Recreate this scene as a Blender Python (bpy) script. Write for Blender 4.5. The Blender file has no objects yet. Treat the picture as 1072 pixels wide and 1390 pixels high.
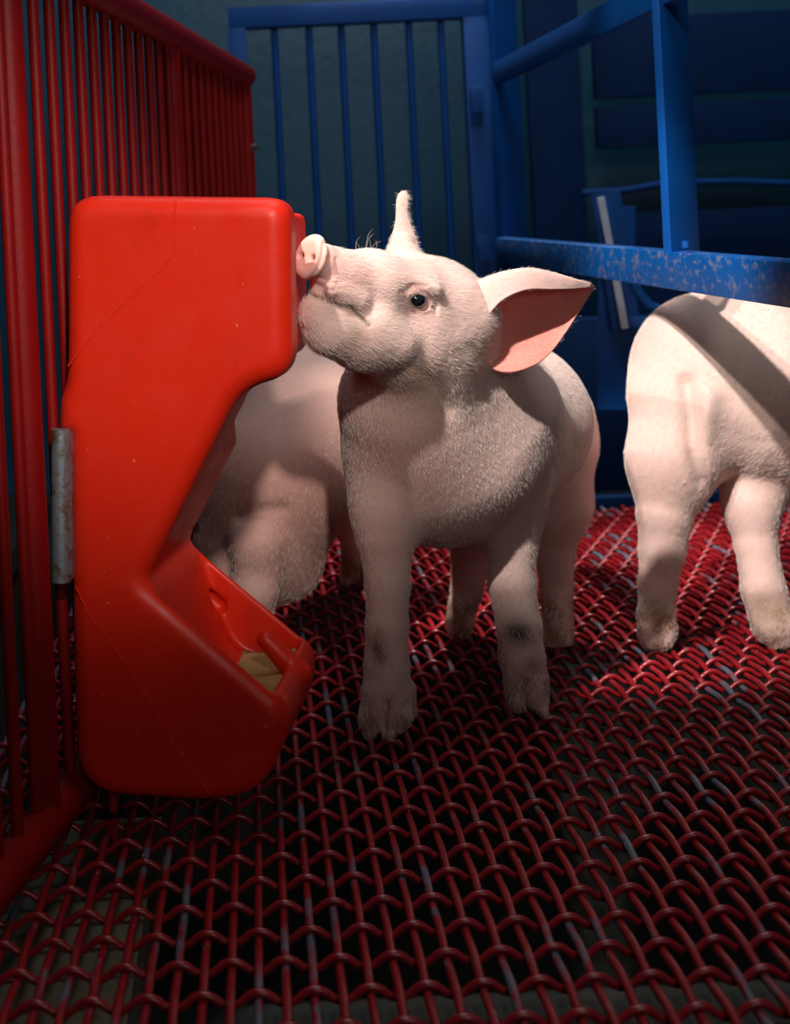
import bpy, bmesh, math, random
import numpy as np
from mathutils import Vector, Matrix, noise

# ------------------------------------------------------------------ camera
F, PX, PY, TH, H = 1900.0, 350.0, 335.0, math.radians(2.8), 0.45
CT, ST = math.cos(TH), math.sin(TH)
S = bpy.context.scene
C = S.collection
cam_d = bpy.data.cameras.new('camera')
cam = bpy.data.objects.new('camera', cam_d)
C.objects.link(cam)
cam.location = (0, 0, H)
cam.rotation_euler = (Matrix.Rotation(math.pi / 2, 3, 'X') @ Matrix.Rotation(-TH, 3, 'Z')).to_euler()
cam_d.sensor_fit = 'VERTICAL'
cam_d.sensor_height = 36
cam_d.lens = F / 1390 * 36
cam_d.shift_x = (536 - PX) / 1390
cam_d.shift_y = -(695 - PY) / 1390
cam_d.clip_start = 0.05
cam_d.dof.use_dof = True
cam_d.dof.focus_distance = 1.19
cam_d.dof.aperture_fstop = 7.0
S.camera = cam
# ------------------------------------------------------------------ world, lights, exposure
w = bpy.data.worlds.new('world'); S.world = w
w.use_nodes = True
w.node_tree.nodes['Background'].inputs[0].default_value = (0.10, 0.14, 0.20, 1)
w.node_tree.nodes['Background'].inputs[1].default_value = 0.05
S.view_settings.view_transform = 'Standard'
S.view_settings.look = 'None'
S.view_settings.exposure = 0.0
S.view_settings.gamma = 1.0
S.view_settings.use_curve_mapping = False

def spot(name, loc, target, power, size_deg, blend, radius, color=(1, 1, 1)):
    d = bpy.data.lights.new(name, 'SPOT'); d.energy = power; d.spot_size = math.radians(size_deg)
    d.spot_blend = blend; d.shadow_soft_size = radius; d.color = color
    o = bpy.data.objects.new(name, d); C.objects.link(o); o.location = loc
    o.rotation_euler = (Vector(target) - Vector(loc)).to_track_quat('-Z', 'Y').to_euler()
    return o
def area(name, loc, target, power, sx, sy, color=(1, 1, 1)):
    d = bpy.data.lights.new(name, 'AREA'); d.energy = power; d.shape = 'RECTANGLE'; d.size = sx; d.size_y = sy; d.color = color
    o = bpy.data.objects.new(name, d); C.objects.link(o); o.location = loc
    o.rotation_euler = (Vector(target) - Vector(loc)).to_track_quat('-Z', 'Y').to_euler()
    return o
spot('key_lamp', (-0.55, 0.05, 1.88), (0.25, 1.36, 0.415), 330, 13.6, 0.3, 0.03, (1.0, 0.955, 0.90))
spot('right_piglet_fill', (-0.68, 0.30, 1.85), (0.60, 1.60, 0.34), 120, 16, 0.4, 0.03, (1.0, 0.955, 0.90))  # added spot, splits the key so the right piglet is lit separately
spot('feeder_fill', (0.22, -0.55, 1.30), (-0.06, 1.08, 0.45), 135, 17, 1.0, 0.05, (1.0, 0.93, 0.86))  # added frontal spot that brightens the upper feeder, no real fixture
area('fill_lamp', (0.5, -0.8, 0.9), (0.0, 1.3, 0.2), 3.3, 0.6, 0.5, (1.0, 0.93, 0.90))
area('gate_fill', (0.25, 1.0, 1.7), (0.55, 2.2, 0.7), 4.5, 0.25, 0.25, (1.0, 0.96, 0.92))  # added soft light to lift the blue rails and gates
spot('floor_lamp_back', (0.32, 2.28, 2.2), (0.42, 1.98, 0.0), 190, 28, 0.15, 0.03, (1.0, 0.96, 0.9))
area('wall_fill', (0.3, 1.7, 2.3), (0.3, 2.8, 0.8), 13, 1.4, 0.4, (0.8, 0.9, 1.0))  # invented overhead light, brightens the teal wall and background

# ------------------------------------------------------------------ picture geometry helpers
def uv(px, py):
    dx, dy = px - PX, PY - py
    return dx * CT + dy * ST, -dx * ST + dy * CT
def P(px, py, Y):
    u, v = uv(px, py)
    return Vector((u * Y / F, Y, H + v * Y / F))
def to_px(V):
    u = F * V[:, 0] / V[:, 1]; v = F * (V[:, 2] - H) / V[:, 1]
    return PX + u * CT - v * ST, PY - (u * ST + v * CT)

# ------------------------------------------------------------------ object helpers
def tag(o, label=None, cat=None, group=None, kind=None):
    if label: o['label'] = label
    if cat: o['category'] = cat
    if group: o['group'] = group
    if kind: o['kind'] = kind
    return o
def empty(name, loc=(0, 0, 0)):
    o = bpy.data.objects.new(name, None); C.objects.link(o); o.location = loc
    o.empty_display_size = 0.02
    return o
def link(name, me, mat=None, parent=None):
    o = bpy.data.objects.new(name, me); C.objects.link(o)
    if mat is not None and not me.materials: me.materials.append(mat)
    if parent is not None:
        o.parent = parent; o.matrix_parent_inverse = Matrix.Translation(-parent.location)
    return o
def smooth(me, ang=None):
    me.polygons.foreach_set('use_smooth', [True] * len(me.polygons))
    if ang is not None and hasattr(me, 'set_sharp_from_angle'):
        me.set_sharp_from_angle(angle=math.radians(ang))
    me.update()
def mesh_np(name, V, Fq):
    """V (n,3); Fq list of (m,k) integer arrays"""
    me = bpy.data.meshes.new(name)
    me.vertices.add(len(V)); me.vertices.foreach_set('co', np.asarray(V, np.float32).ravel())
    loops = np.concatenate([f.ravel() for f in Fq]); tot = np.concatenate([np.full(len(f), f.shape[1]) for f in Fq])
    me.loops.add(len(loops)); me.loops.foreach_set('vertex_index', loops.astype(np.int32))
    me.polygons.add(len(tot))
    me.polygons.foreach_set('loop_start', np.concatenate([[0], np.cumsum(tot)[:-1]]).astype(np.int32))
    me.update(calc_edges=True); me.validate()
    smooth(me)
    return me
def tube_np(pts, rad, n=10, flat=None, cap=True):
    """tube through pts; rad scalar or list (or list of (ra, rb) with flat = direction of ra)"""
    pts = [Vector(p) for p in pts]; m = len(pts)
    rad = [rad] * m if not hasattr(rad, '__len__') else rad
    V = []; up = Vector(flat) if flat else None
    prev = None
    for i, p in enumerate(pts):
        t = (pts[min(i + 1, m - 1)] - pts[max(i - 1, 0)]).normalized()
        if up is not None: a = (up - t * up.dot(t)).normalized()
        elif prev is None:
            a = t.orthogonal().normalized()
        else: a = (prev - t * prev.dot(t)).normalized()
        prev = a; b = t.cross(a)
        ra, rb = rad[i] if hasattr(rad[i], '__len__') else (rad[i], rad[i])
        for k in range(n):
            an = 2 * math.pi * k / n
            V.append(p + a * (ra * math.cos(an)) + b * (rb * math.sin(an)))
    Q = []
    for i in range(m - 1):
        for k in range(n):
            k2 = (k + 1) % n
            Q.append((i * n + k, i * n + k2, (i + 1) * n + k2, (i + 1) * n + k))
    T = []
    if cap:
        V.append(pts[0]); V.append(pts[-1]); c0, c1 = len(V) - 2, len(V) - 1
        for k in range(n):
            k2 = (k + 1) % n
            T.append((c0, k2, k)); T.append((c1, (m - 1) * n + k, (m - 1) * n + k2))
    return np.array([tuple(v) for v in V]), np.array(Q), np.array(T) if T else None
def tube(name, pts, rad, mat, parent=None, n=10, **kw):
    V, Q, T = tube_np(pts, rad, n, **kw)
    me = mesh_np(name, V, [Q, T] if T is not None else [Q])
    smooth(me, 50)
    return link(name, me, mat, parent)
def beam(name, a, b, sx, sz, mat, parent=None, side=None, bev=0.002):
    """rectangular bar from a to b; sx = size along `side` (default horizontal perpendicular), sz = other"""
    a, b = Vector(a), Vector(b); t = (b - a).normalized()
    s = Vector(side) if side is not None else t.cross(Vector((0, 0, 1)))
    s = (s - t * s.dot(t)).normalized(); u = s.cross(t)
    bm = bmesh.new(); vs = []
    for p in (a, b):
        for i, j in ((-1, -1), (1, -1), (1, 1), (-1, 1)):
            vs.append(bm.verts.new(p + s * (i * sx / 2) + u * (j * sz / 2)))
    for f in ((0, 1, 2, 3), (7, 6, 5, 4), (0, 4, 5, 1), (1, 5, 6, 2), (2, 6, 7, 3), (3, 7, 4, 0)):
        bm.faces.new([vs[i] for i in f])
    if bev: bmesh.ops.bevel(bm, geom=bm.edges[:], offset=bev, segments=2, affect='EDGES', profile=0.6)
    bmesh.ops.recalc_face_normals(bm, faces=bm.faces[:])
    me = bpy.data.meshes.new(name); bm.to_mesh(me); bm.free(); smooth(me, 35)
    return link(name, me, mat, parent)

# ------------------------------------------------------------------ materials
class M:
    def __init__(s, name):
        s.m = bpy.data.materials.new(name); s.m.use_nodes = True
        s.t = s.m.node_tree; s.b = s.t.nodes['Principled BSDF']; s.co = None
    def n(s, typ, **kw):
        o = s.t.nodes.new(typ)
        for k, v in kw.items():
            if k.startswith('i_'):
                key = k[2:].replace('_', ' ')
                o.inputs[int(key) if key.isdigit() else key].default_value = v
            else: setattr(o, k, v)
        return o
    def l(s, a, b): s.t.links.new(a, b)
    def coord(s):
        if s.co is None: s.co = s.n('ShaderNodeNewGeometry').outputs['Position']
        return s.co
    def noise(s, scale, detail=4, rough=0.6, stretch=None, dist=0.0):
        o = s.n('ShaderNodeTexNoise', i_Scale=scale, i_Detail=detail, i_Roughness=rough, i_Distortion=dist)
        if stretch:
            mp = s.n('ShaderNodeMapping'); mp.inputs['Scale'].default_value = stretch
            s.l(s.coord(), mp.inputs[0]); s.l(mp.outputs[0], o.inputs['Vector'])
        else: s.l(s.coord(), o.inputs['Vector'])
        return o.outputs['Fac']
    def ramp(s, fac, stops):
        r = s.n('ShaderNodeValToRGB'); e = r.color_ramp.elements
        while len(e) < len(stops): e.new(0.5)
        for k, (p, c) in enumerate(stops):
            e[k].position = p; e[k].color = (c, c, c, 1) if not hasattr(c, '__len__') else (*c, 1)
        s.l(fac, r.inputs[0]); return r.outputs[0]
    def mix(s, fac, a, b):
        x = s.n('ShaderNodeMix', data_type='RGBA')
        for v, sock in ((fac, x.inputs[0]), (a, x.inputs[6]), (b, x.inputs[7])):
            if hasattr(v, 'links'): s.l(v, sock)
            elif hasattr(v, '__len__'): sock.default_value = (*v, 1)
            else: sock.default_value = v
        return x.outputs[2]
    def set(s, **kw):
        for k, v in kw.items():
            sock = s.b.inputs[k.replace('_', ' ')]
            if hasattr(v, 'links'): s.l(v, sock)
            elif hasattr(v, '__len__') and len(v) == 3 and sock.type == 'RGBA': sock.default_value = (*v, 1)
            else: sock.default_value = v
        return s
    def bump(s, h, strength=0.3, dist=0.001):
        b = s.n('ShaderNodeBump', i_Strength=strength, i_Distance=dist); s.l(h, b.inputs['Height'])
        s.l(b.outputs[0], s.b.inputs['Normal']); return s

def paint_mat(name, col, worn, lo=0.62, hi=0.68, scale=60, rough=0.35, stretch=None, dark=0.6, bump=0.25):
    m = M(name)
    base = m.mix(m.noise(25, 5), tuple(c * dark for c in col), col)
    mask = m.ramp(m.noise(scale, 8, 0.7, stretch), [(lo, 0.0), (hi, 1.0)])
    m.set(Base_Color=m.mix(mask, base, worn), Roughness=rough)
    m.bump(m.noise(180, 4, 0.6), bump, 0.0012)
    return m.m
m_fence = paint_mat('red_fence_paint', (0.27, 0.003, 0.003), (0.10, 0.03, 0.02), 0.66, 0.74, 90, 0.5)
m_wire = paint_mat('red_wire_paint', (0.33, 0.012, 0.018), (0.10, 0.13, 0.17), 0.54, 0.59, 14, 0.30, (1.5, 0.6, 1.5))
m_wire2 = paint_mat('red_cross_wire_paint', (0.34, 0.012, 0.018), (0.13, 0.12, 0.10), 0.66, 0.70, 40, 0.27)
m_blue = paint_mat('blue_steel_paint', (0.0, 0.068, 0.30), (0.16, 0.12, 0.07), 0.66, 0.74, 45, 0.5)
m_blue_worn = paint_mat('worn_blue_steel_paint', (0.0, 0.078, 0.31), (0.25, 0.20, 0.13), 0.52, 0.80, 120, 0.4, (1, 0.6, 1))
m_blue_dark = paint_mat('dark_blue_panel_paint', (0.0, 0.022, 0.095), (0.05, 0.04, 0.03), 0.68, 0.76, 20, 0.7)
for q_ in (m_blue, m_blue_worn, m_fence): q_.node_tree.nodes['Principled BSDF'].inputs['Specular IOR Level'].default_value = 0.25
m_blue_dark.node_tree.nodes['Principled BSDF'].inputs['Specular IOR Level'].default_value = 0.15
m_scuff = paint_mat('scuffed_blue_edge', (0.55, 0.70, 0.85), (0.05, 0.2, 0.5), 0.6, 0.7, 60, 0.4)
# feeder plastic
mm = M('red_moulded_plastic')
base = mm.mix(mm.noise(9, 6, 0.6), (0.66, 0.016, 0.004), (0.74, 0.025, 0.006))
spk = mm.ramp(mm.noise(170, 3, 0.5), [(0.735, 0.0), (0.76, 1.0)])
dirt = mm.ramp(mm.noise(16, 9, 0.75, (1, 1, 0.6)), [(0.56, 0.0), (0.75, 0.45)])
c1 = mm.mix(dirt, base, (0.25, 0.012, 0.006))
mm.set(Base_Color=mm.mix(spk, c1, (0.75, 0.24, 0.06)), Roughness=mm.ramp(mm.noise(30, 4), [(0.3, 0.34), (0.7, 0.5)]))
mm.b.inputs['Specular IOR Level'].default_value = 0.32
mm.bump(mm.noise(110, 6, 0.65), 0.16, 0.001)
m_plastic = mm.m
mm = M('galvanised_metal')
mm.set(Base_Color=mm.mix(mm.ramp(mm.noise(70, 6, 0.7), [(0.5, 0.0), (0.62, 1.0)]), (0.30, 0.34, 0.38), (0.20, 0.12, 0.05)), Metallic=0.7, Roughness=0.45)
mm.bump(mm.noise(200, 3), 0.3, 0.001)
m_galv = mm.m
mm = M('dark_bolt_metal'); mm.set(Base_Color=(0.03, 0.03, 0.03), Metallic=0.8, Roughness=0.4); m_bolt = mm.m
mm = M('yellow_meal')
mm.set(Base_Color=mm.mix(mm.noise(260, 6, 0.8), (0.30, 0.15, 0.035), (0.75, 0.52, 0.20)), Roughness=0.9)
mm.bump(mm.noise(500, 5, 0.8), 0.8, 0.002)
m_feed = mm.m
mm = M('teal_painted_wall')
mm.set(Base_Color=mm.mix(mm.noise(5, 6, 0.6, (1, 1, 0.5)), (0.004, 0.05, 0.10), (0.010, 0.09, 0.16)), Roughness=0.42)
mm.bump(mm.noise(45, 5, 0.6), 0.35, 0.004)
m_wall = mm.m
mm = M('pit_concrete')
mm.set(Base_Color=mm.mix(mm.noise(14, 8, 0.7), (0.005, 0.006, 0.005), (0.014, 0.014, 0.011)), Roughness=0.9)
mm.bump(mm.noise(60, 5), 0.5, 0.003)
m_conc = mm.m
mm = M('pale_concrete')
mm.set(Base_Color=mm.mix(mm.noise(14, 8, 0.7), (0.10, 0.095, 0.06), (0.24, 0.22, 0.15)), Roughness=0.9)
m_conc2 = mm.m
# pig skin: colour attribute with fine mottling
def skin_mat():
    m = M('piglet_skin')
    at = m.n('ShaderNodeAttribute', attribute_name='skin')
    mott = m.ramp(m.noise(120, 5, 0.65), [(0.3, 0.90), (0.7, 1.0)])
    mx = m.n('ShaderNodeMix', data_type='RGBA', blend_type='MULTIPLY'); mx.inputs[0].default_value = 1
    m.l(at.outputs['Color'], mx.inputs[6]); m.l(mott, mx.inputs[7])
    m.set(Base_Color=mx.outputs[2], Roughness=0.62)
    m.b.inputs['Subsurface Weight'].default_value = 0.25
    m.b.inputs['Subsurface Radius'].default_value = (1.0, 0.35, 0.2)
    m.b.inputs['Subsurface Scale'].default_value = 0.004
    m.b.inputs['Specular IOR Level'].default_value = 0.35
    m.bump(m.noise(900, 3, 0.7, (1, 1, 0.5)), 0.35, 0.0008)
    return m.m
m_skin = skin_mat()
mm = M('piglet_hair'); mm.set(Base_Color=(0.80, 0.71, 0.65), Roughness=0.5); m_hair = mm.m
mm = M('dark_glossy_eye'); mm.set(Base_Color=(0.008, 0.010, 0.014), Roughness=0.05); mm.b.inputs['Coat Weight'].default_value = 1.0; m_eye = mm.m

# ------------------------------------------------------------------ implicit surfaces (one continuous mesh per body)
class Field:
    def __init__(s, ax, ay, az):
        s.a = [np.asarray(a, np.float32) for a in (ax, ay, az)]
        s.D = np.full([len(a) for a in s.a], 1.0, np.float32)
    def box(s, lo, hi):
        sl = []
        for k in range(3):
            i0 = max(int(np.searchsorted(s.a[k], lo[k])) - 1, 0); i1 = min(int(np.searchsorted(s.a[k], hi[k])) + 1, len(s.a[k]))
            if i1 <= i0: return None
            sl.append(slice(i0, i1))
        return tuple(sl)
    def grid(s, sl):
        return [s.a[0][sl[0]][:, None, None], s.a[1][sl[1]][None, :, None], s.a[2][sl[2]][None, None, :]]
    @staticmethod
    def smin(a, b, k):
        h = np.maximum(k - np.abs(a - b), 0) / k
        return np.minimum(a, b) - h * h * k * 0.25
    def comb(s, sl, d, k, sub=False):
        o = s.D[sl]
        s.D[sl] = -Field.smin(-o, d, k) if sub else Field.smin(o, d, k)
    def cone(s, a, b, ra, rb, k=0.02, sub=False):
        a, b = Vector(a), Vector(b); R = max(ra, rb) + k + 0.008
        sl = s.box([min(a[i], b[i]) - R for i in range(3)], [max(a[i], b[i]) + R for i in range(3)])
        if sl is None: return
        X, Y, Z = s.grid(sl); ba = b - a; L2 = max(ba.length_squared, 1e-9)
        t = np.clip(((X - a.x) * ba.x + (Y - a.y) * ba.y + (Z - a.z) * ba.z) / L2, 0, 1)
        d = np.sqrt((X - a.x - t * ba.x) ** 2 + (Y - a.y - t * ba.y) ** 2 + (Z - a.z - t * ba.z) ** 2) - (ra + (rb - ra) * t)
        s.comb(sl, d.astype(np.float32), k, sub)
    def ell(s, c, r, R=None, k=0.02, sub=False):
        c = Vector(c); m = max(r) + k + 0.008
        sl = s.box([c[i] - m for i in range(3)], [c[i] + m for i in range(3)])
        if sl is None: return
        X, Y, Z = s.grid(sl); X, Y, Z = X - c.x, Y - c.y, Z - c.z
        R = R or Matrix.Identity(3); q0 = q1 = 0
        for i in range(3):
            ax = R.col[i]; e = X * ax.x + Y * ax.y + Z * ax.z
            q0 = q0 + (e / r[i]) ** 2; q1 = q1 + (e / r[i] ** 2) ** 2
        q0 = np.sqrt(q0); q1 = np.sqrt(q1) + 1e-9
        s.comb(sl, (q0 * (q0 - 1) / q1).astype(np.float32), k, sub)
    def chain(s, pts, k=0.02, sub=False):
        """pts: (px, py, Y, r_px) in picture measure, turned into metres at that distance"""
        # long chains are limbs: only their first stretch melts into the trunk, so the shank stays slim
        for i, (p, q) in enumerate(zip(pts[:-1], pts[1:])):
            s.cone(P(*p[:3]), P(*q[:3]), p[3] * p[2] / F, q[3] * q[2] / F, 0.005 if len(pts) > 4 and k < 0.032 and i > 1 else k, sub)
    def mesh(s):
        D = s.D; nx, ny, nz = D.shape
        ins = D < 0
        c = ins[:-1, :-1, :-1].astype(np.int8)
        for dx in (0, 1):
            for dy in (0, 1):
                for dz in (0, 1):
                    if dx or dy or dz: c += ins[dx:nx - 1 + dx, dy:ny - 1 + dy, dz:nz - 1 + dz]
        I, J, K = np.nonzero((c > 0) & (c < 8))
        idx = np.full((nx - 1, ny - 1, nz - 1), -1, np.int32); idx[I, J, K] = np.arange(len(I))
        acc = np.zeros((len(I), 3)); cnt = np.zeros(len(I))
        cor = [(0, 0, 0), (1, 0, 0), (0, 1, 0), (1, 1, 0), (0, 0, 1), (1, 0, 1), (0, 1, 1), (1, 1, 1)]
        val = [D[I + a, J + b, K + d] for a, b, d in cor]
        pos = [np.stack([s.a[0][I + a], s.a[1][J + b], s.a[2][K + d]], 1) for a, b, d in cor]
        for a in range(8):
            for b in range(a + 1, 8):
                if sum(x != y for x, y in zip(cor[a], cor[b])) != 1: continue
                m = (val[a] < 0) != (val[b] < 0)
                t = val[a][m] / (val[a][m] - val[b][m])
                acc[m] += pos[a][m] + (pos[b][m] - pos[a][m]) * t[:, None]; cnt[m] += 1
        V = acc / cnt[:, None]
        Q = []
        for ax in range(3):
            sl0 = [slice(None)] * 3; sl1 = [slice(None)] * 3
            sl0[ax] = slice(0, -1); sl1[ax] = slice(1, None)
            ch = ins[tuple(sl0)] != ins[tuple(sl1)]
            i, j, k = np.nonzero(ch); g = [i, j, k]; o1, o2 = [q for q in range(3) if q != ax]
            ok = (g[o1] > 0) & (g[o2] > 0) & (g[o1] < D.shape[o1] - 1) & (g[o2] < D.shape[o2] - 1)
            g = [q[ok] for q in g]; first = ins[tuple(g)]
            def at(a, b):
                h = [q.copy() for q in g]; h[o1] -= a; h[o2] -= b
                return idx[tuple(h)]
            q = np.stack([at(0, 0), at(1, 0), at(1, 1), at(0, 1)], 1)
            flip = first if ax != 1 else ~first
            q[~flip] = q[~flip][:, ::-1]
            Q.append(q)
        return V, np.concatenate(Q)
def vnormals(V, Q):
    n = np.cross(V[Q[:, 2]] - V[Q[:, 0]], V[Q[:, 3]] - V[Q[:, 1]]); N = np.zeros_like(V)
    for k in range(4): np.add.at(N, Q[:, k], n)
    return N / (np.linalg.norm(N, axis=1)[:, None] + 1e-12)
def axis(*segs):
    """axis((lo, hi, step), ...) contiguous"""
    out = []
    for lo, hi, st in segs:
        n = max(int(round((hi - lo) / st)), 1); out.append(np.linspace(lo, hi, n, endpoint=False))
    out.append([segs[-1][1]])
    return np.concatenate(out)
def surf(V, N, px, py, rad=4.0, ymin=0, ymax=99):
    x, y = to_px(V); m = (np.hypot(x - px, y - py) < rad) & (V[:, 1] > ymin) & (V[:, 1] < ymax)
    idx = np.nonzero(m)[0]; y0 = V[idx, 1].min(); idx = idx[V[idx, 1] < y0 + 0.006]
    return Vector(V[idx].mean(0)), Vector(N[idx].mean(0)).normalized()
def stroke(V, N, pts, width, depth, ymax=99):
    """press (depth > 0) or raise (depth < 0) a soft line into the near side of a body; pts in picture measure"""
    x, y = to_px(V); best = np.full(len(V), 1e9)
    for (ax, ay), (bx, by) in zip(pts[:-1], pts[1:]):
        L = (bx - ax) ** 2 + (by - ay) ** 2
        t = np.clip(((x - ax) * (bx - ax) + (y - ay) * (by - ay)) / L, 0, 1)
        best = np.minimum(best, np.hypot(x - ax - t * (bx - ax), y - ay - t * (by - ay)))
    wgt = np.exp(-(best / width) ** 2) * (N[:, 1] < 0.15) * (V[:, 1] < ymax)
    return V - N * (wgt * depth)[:, None]
def catmull(G, nu, nv):
    """upsample a (a,b,3) control net to (nu,nv,3)"""
    def up(A, n):
        m = A.shape[0]; t = np.linspace(0, m - 1, n); i = np.minimum(t.astype(int), m - 2); f = (t - i).reshape([-1] + [1] * (A.ndim - 1))
        g = lambda q: A[np.clip(q, 0, m - 1)]
        p0, p1, p2, p3 = g(i - 1), g(i), g(i + 1), g(i + 2)
        return 0.5 * (2 * p1 + (p2 - p0) * f + (2 * p0 - 5 * p1 + 4 * p2 - p3) * f ** 2 + (3 * p1 - p0 - 3 * p2 + p3) * f ** 3)
    return np.swapaxes(up(np.swapaxes(up(G, nu), 0, 1), nv), 0, 1)
def sheet(G, nu, nv, th):
    """a curved sheet with thickness th(u,v) from a control net of points"""
    A = catmull(np.asarray(G, float), nu, nv)
    du = np.gradient(A, axis=0); dv = np.gradient(A, axis=1); n = np.cross(du, dv); n /= np.linalg.norm(n, axis=2)[..., None] + 1e-12
    uu = np.linspace(0, 1, nu)[:, None]; vv = np.linspace(0, 1, nv)[None, :]
    t = th(uu, vv)[..., None]
    V = np.concatenate([(A + n * t / 2).reshape(-1, 3), (A - n * t / 2).reshape(-1, 3)]); o = nu * nv
    i, j = np.meshgrid(np.arange(nu - 1), np.arange(nv - 1), indexing='ij'); a = (i * nv + j).ravel()
    top = np.stack([a, a + nv, a + nv + 1, a + 1], 1); bot = np.stack([a, a + 1, a + nv + 1, a + nv], 1) + o
    ring = [k for k in range(nv)] + [r * nv + nv - 1 for r in range(1, nu)] + [(nu - 1) * nv + k for k in range(nv - 2, -1, -1)] + [r * nv for r in range(nu - 2, 0, -1)]
    ring = np.array(ring); nx = np.roll(ring, -1)
    side = np.stack([ring, nx, nx + o, ring + o], 1)
    return V, np.concatenate([top, bot, side]), o
def hair(name, V, Q, N, col_w, count, length, flow, parent, seed=3, rad=0.00011, lift=0.35, keep=None):
    """fine bristles lying along `flow` over the body, one strand object for the coat"""
    rng = np.random.default_rng(seed)
    ar = np.linalg.norm(np.cross(V[Q[:, 2]] - V[Q[:, 0]], V[Q[:, 3]] - V[Q[:, 1]]), axis=1) * 0.5
    ar = ar * col_w[Q].mean(1)
    f = rng.choice(len(Q), count, p=ar / ar.sum())
    a, b = rng.random(count)[:, None], rng.random(count)[:, None]
    q = Q[f]; R = (V[q[:, 0]] * (1 - a) + V[q[:, 1]] * a) * (1 - b) + (V[q[:, 3]] * (1 - a) + V[q[:, 2]] * a) * b
    n = N[q].mean(1); n /= np.linalg.norm(n, axis=1)[:, None] + 1e-9
    d = flow(R); d = d + rng.normal(0, 0.14, d.shape)
    d -= n * (d * n).sum(1)[:, None]; d /= np.linalg.norm(d, axis=1)[:, None] + 1e-9
    L = length * (0.55 + 0.9 * rng.random(count))[:, None]
    lf = lift * (0.6 + 0.8 * rng.random(count))[:, None]
    p0 = R - n * 0.0006; p1 = R + d * L * 0.45 + n * L * lf * 0.75; p2 = R + d * L + n * L * lf
    Pn = np.stack([p0, p1, p2], 1).reshape(-1, 3)
    cu = bpy.data.hair_curves.new(name); cu.add_curves([3] * count)
    cu.points.foreach_set('position', Pn.astype(np.float32).ravel())
    at = cu.attributes.get('radius') or cu.attributes.new('radius', 'FLOAT', 'POINT')
    at.data.foreach_set('value', np.tile(np.array([rad, rad * 0.8, rad * 0.2], np.float32), count))
    cu.materials.append(m_hair)
    o = bpy.data.objects.new(name, cu); C.objects.link(o)
    o.parent = parent; o.matrix_parent_inverse = Matrix.Translation(-parent.location)
    tag(o, kind='stuff')
    return o
def paint(V, base, spots):
    """skin colour per vertex: spots = (centre, radius_m, colour, strength)"""
    col = np.tile(np.array(base, float), (len(V), 1))
    for c, r, cc, st in spots:
        w_ = np.exp(-((V - np.array(c)) ** 2).sum(1) / (r * r))[:, None] * st
        col = col * (1 - w_) + np.array(cc) * w_
    return col
def set_col(me, col):
    at = me.color_attributes.new('skin', 'FLOAT_COLOR', 'POINT')
    at.data.foreach_set('color', np.concatenate([col, np.ones((len(col), 1))], 1).astype(np.float32).ravel())

# ================================================================== THE SETTING
fl = empty('floor', (0, 0, 0)); tag(fl, 'woven red painted wire floor panel over a dark pit', kind='structure')
PIT, ROW, Y0, Y1 = 0.01715, 0.0382, 0.74, 2.33
NX, NR = 70, int((Y1 - Y0) / ROW)
X0 = -0.262
ZC = -0.0085
def long_wire(par):
    pts = []
    for j in range(NR * 4 + 1):
        y = j * ROW / 4; ph = math.cos(math.pi * (y / ROW) + (math.pi if par else 0))
        pts.append((0, y, 0.0016 * ph))
    V, Q, T = tube_np(pts, 0.0030, 8)
    me = mesh_np('long_wire', V, [Q, T]); me.materials.append(m_wire); return me
def cross_wire(par):
    pts = []
    for j in range(-2, (NX - 1) * 8 + 3):
        x = j * PIT / 8; ph = math.cos(math.pi * (x / PIT) + (math.pi if par else 0))
        ph = math.copysign(abs(ph) ** 0.8, ph)
        pts.append((x, 0, -0.0038 * ph))
    V, Q, T = tube_np(pts, 0.0026, 7)
    me = mesh_np('cross_wire', V, [Q, T]); me.materials.append(m_wire2); return me
lw, cw = [long_wire(0), long_wire(1)], [cross_wire(0), cross_wire(1)]
for i in range(NX):
    o = link('long_wire', lw[i % 2], None, fl); o.location = (X0 + i * PIT, Y0, ZC)
for j in range(NR):
    o = link('cross_wire', cw[j % 2], None, fl); o.location = (X0, Y0 + j * ROW, ZC)
beam('frame_bar', (X0 - 0.02, Y1 + 0.012, -0.02), (X0 + NX * PIT + 0.3, Y1 + 0.012, -0.02), 0.02, 0.05, m_blue_dark, fl)

def plate(name, x0, x1, y0, y1, z0, z1, mat, parent=None, kind=None, label=None, bev=0):
    bm = bmesh.new(); bmesh.ops.create_cube(bm, size=1)
    for v in bm.verts: v.co = Vector(((x0 + x1) / 2 + v.co.x * (x1 - x0), (y0 + y1) / 2 + v.co.y * (y1 - y0), (z0 + z1) / 2 + v.co.z * (z1 - z0)))
    if bev: bmesh.ops.bevel(bm, geom=bm.edges[:], offset=bev, segments=2, affect='EDGES')
    me = bpy.data.meshes.new(name); bm.to_mesh(me); bm.free()
    o = link(name, me, mat, parent)
    if kind: tag(o, label, kind=kind)
    return o
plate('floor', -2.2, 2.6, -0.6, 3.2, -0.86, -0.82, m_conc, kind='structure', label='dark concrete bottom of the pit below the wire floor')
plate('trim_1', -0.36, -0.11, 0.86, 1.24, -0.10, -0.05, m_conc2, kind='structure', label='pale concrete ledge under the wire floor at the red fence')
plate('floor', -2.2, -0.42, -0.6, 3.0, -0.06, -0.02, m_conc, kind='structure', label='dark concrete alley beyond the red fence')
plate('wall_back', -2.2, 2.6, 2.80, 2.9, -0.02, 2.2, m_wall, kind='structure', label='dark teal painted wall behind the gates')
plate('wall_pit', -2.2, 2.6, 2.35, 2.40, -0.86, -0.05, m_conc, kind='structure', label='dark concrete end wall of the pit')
plate('wall_right', 2.2, 2.3, 0.2, 2.9, -0.82, 2.2, m_wall, kind='structure', label='dark teal side wall')

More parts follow.
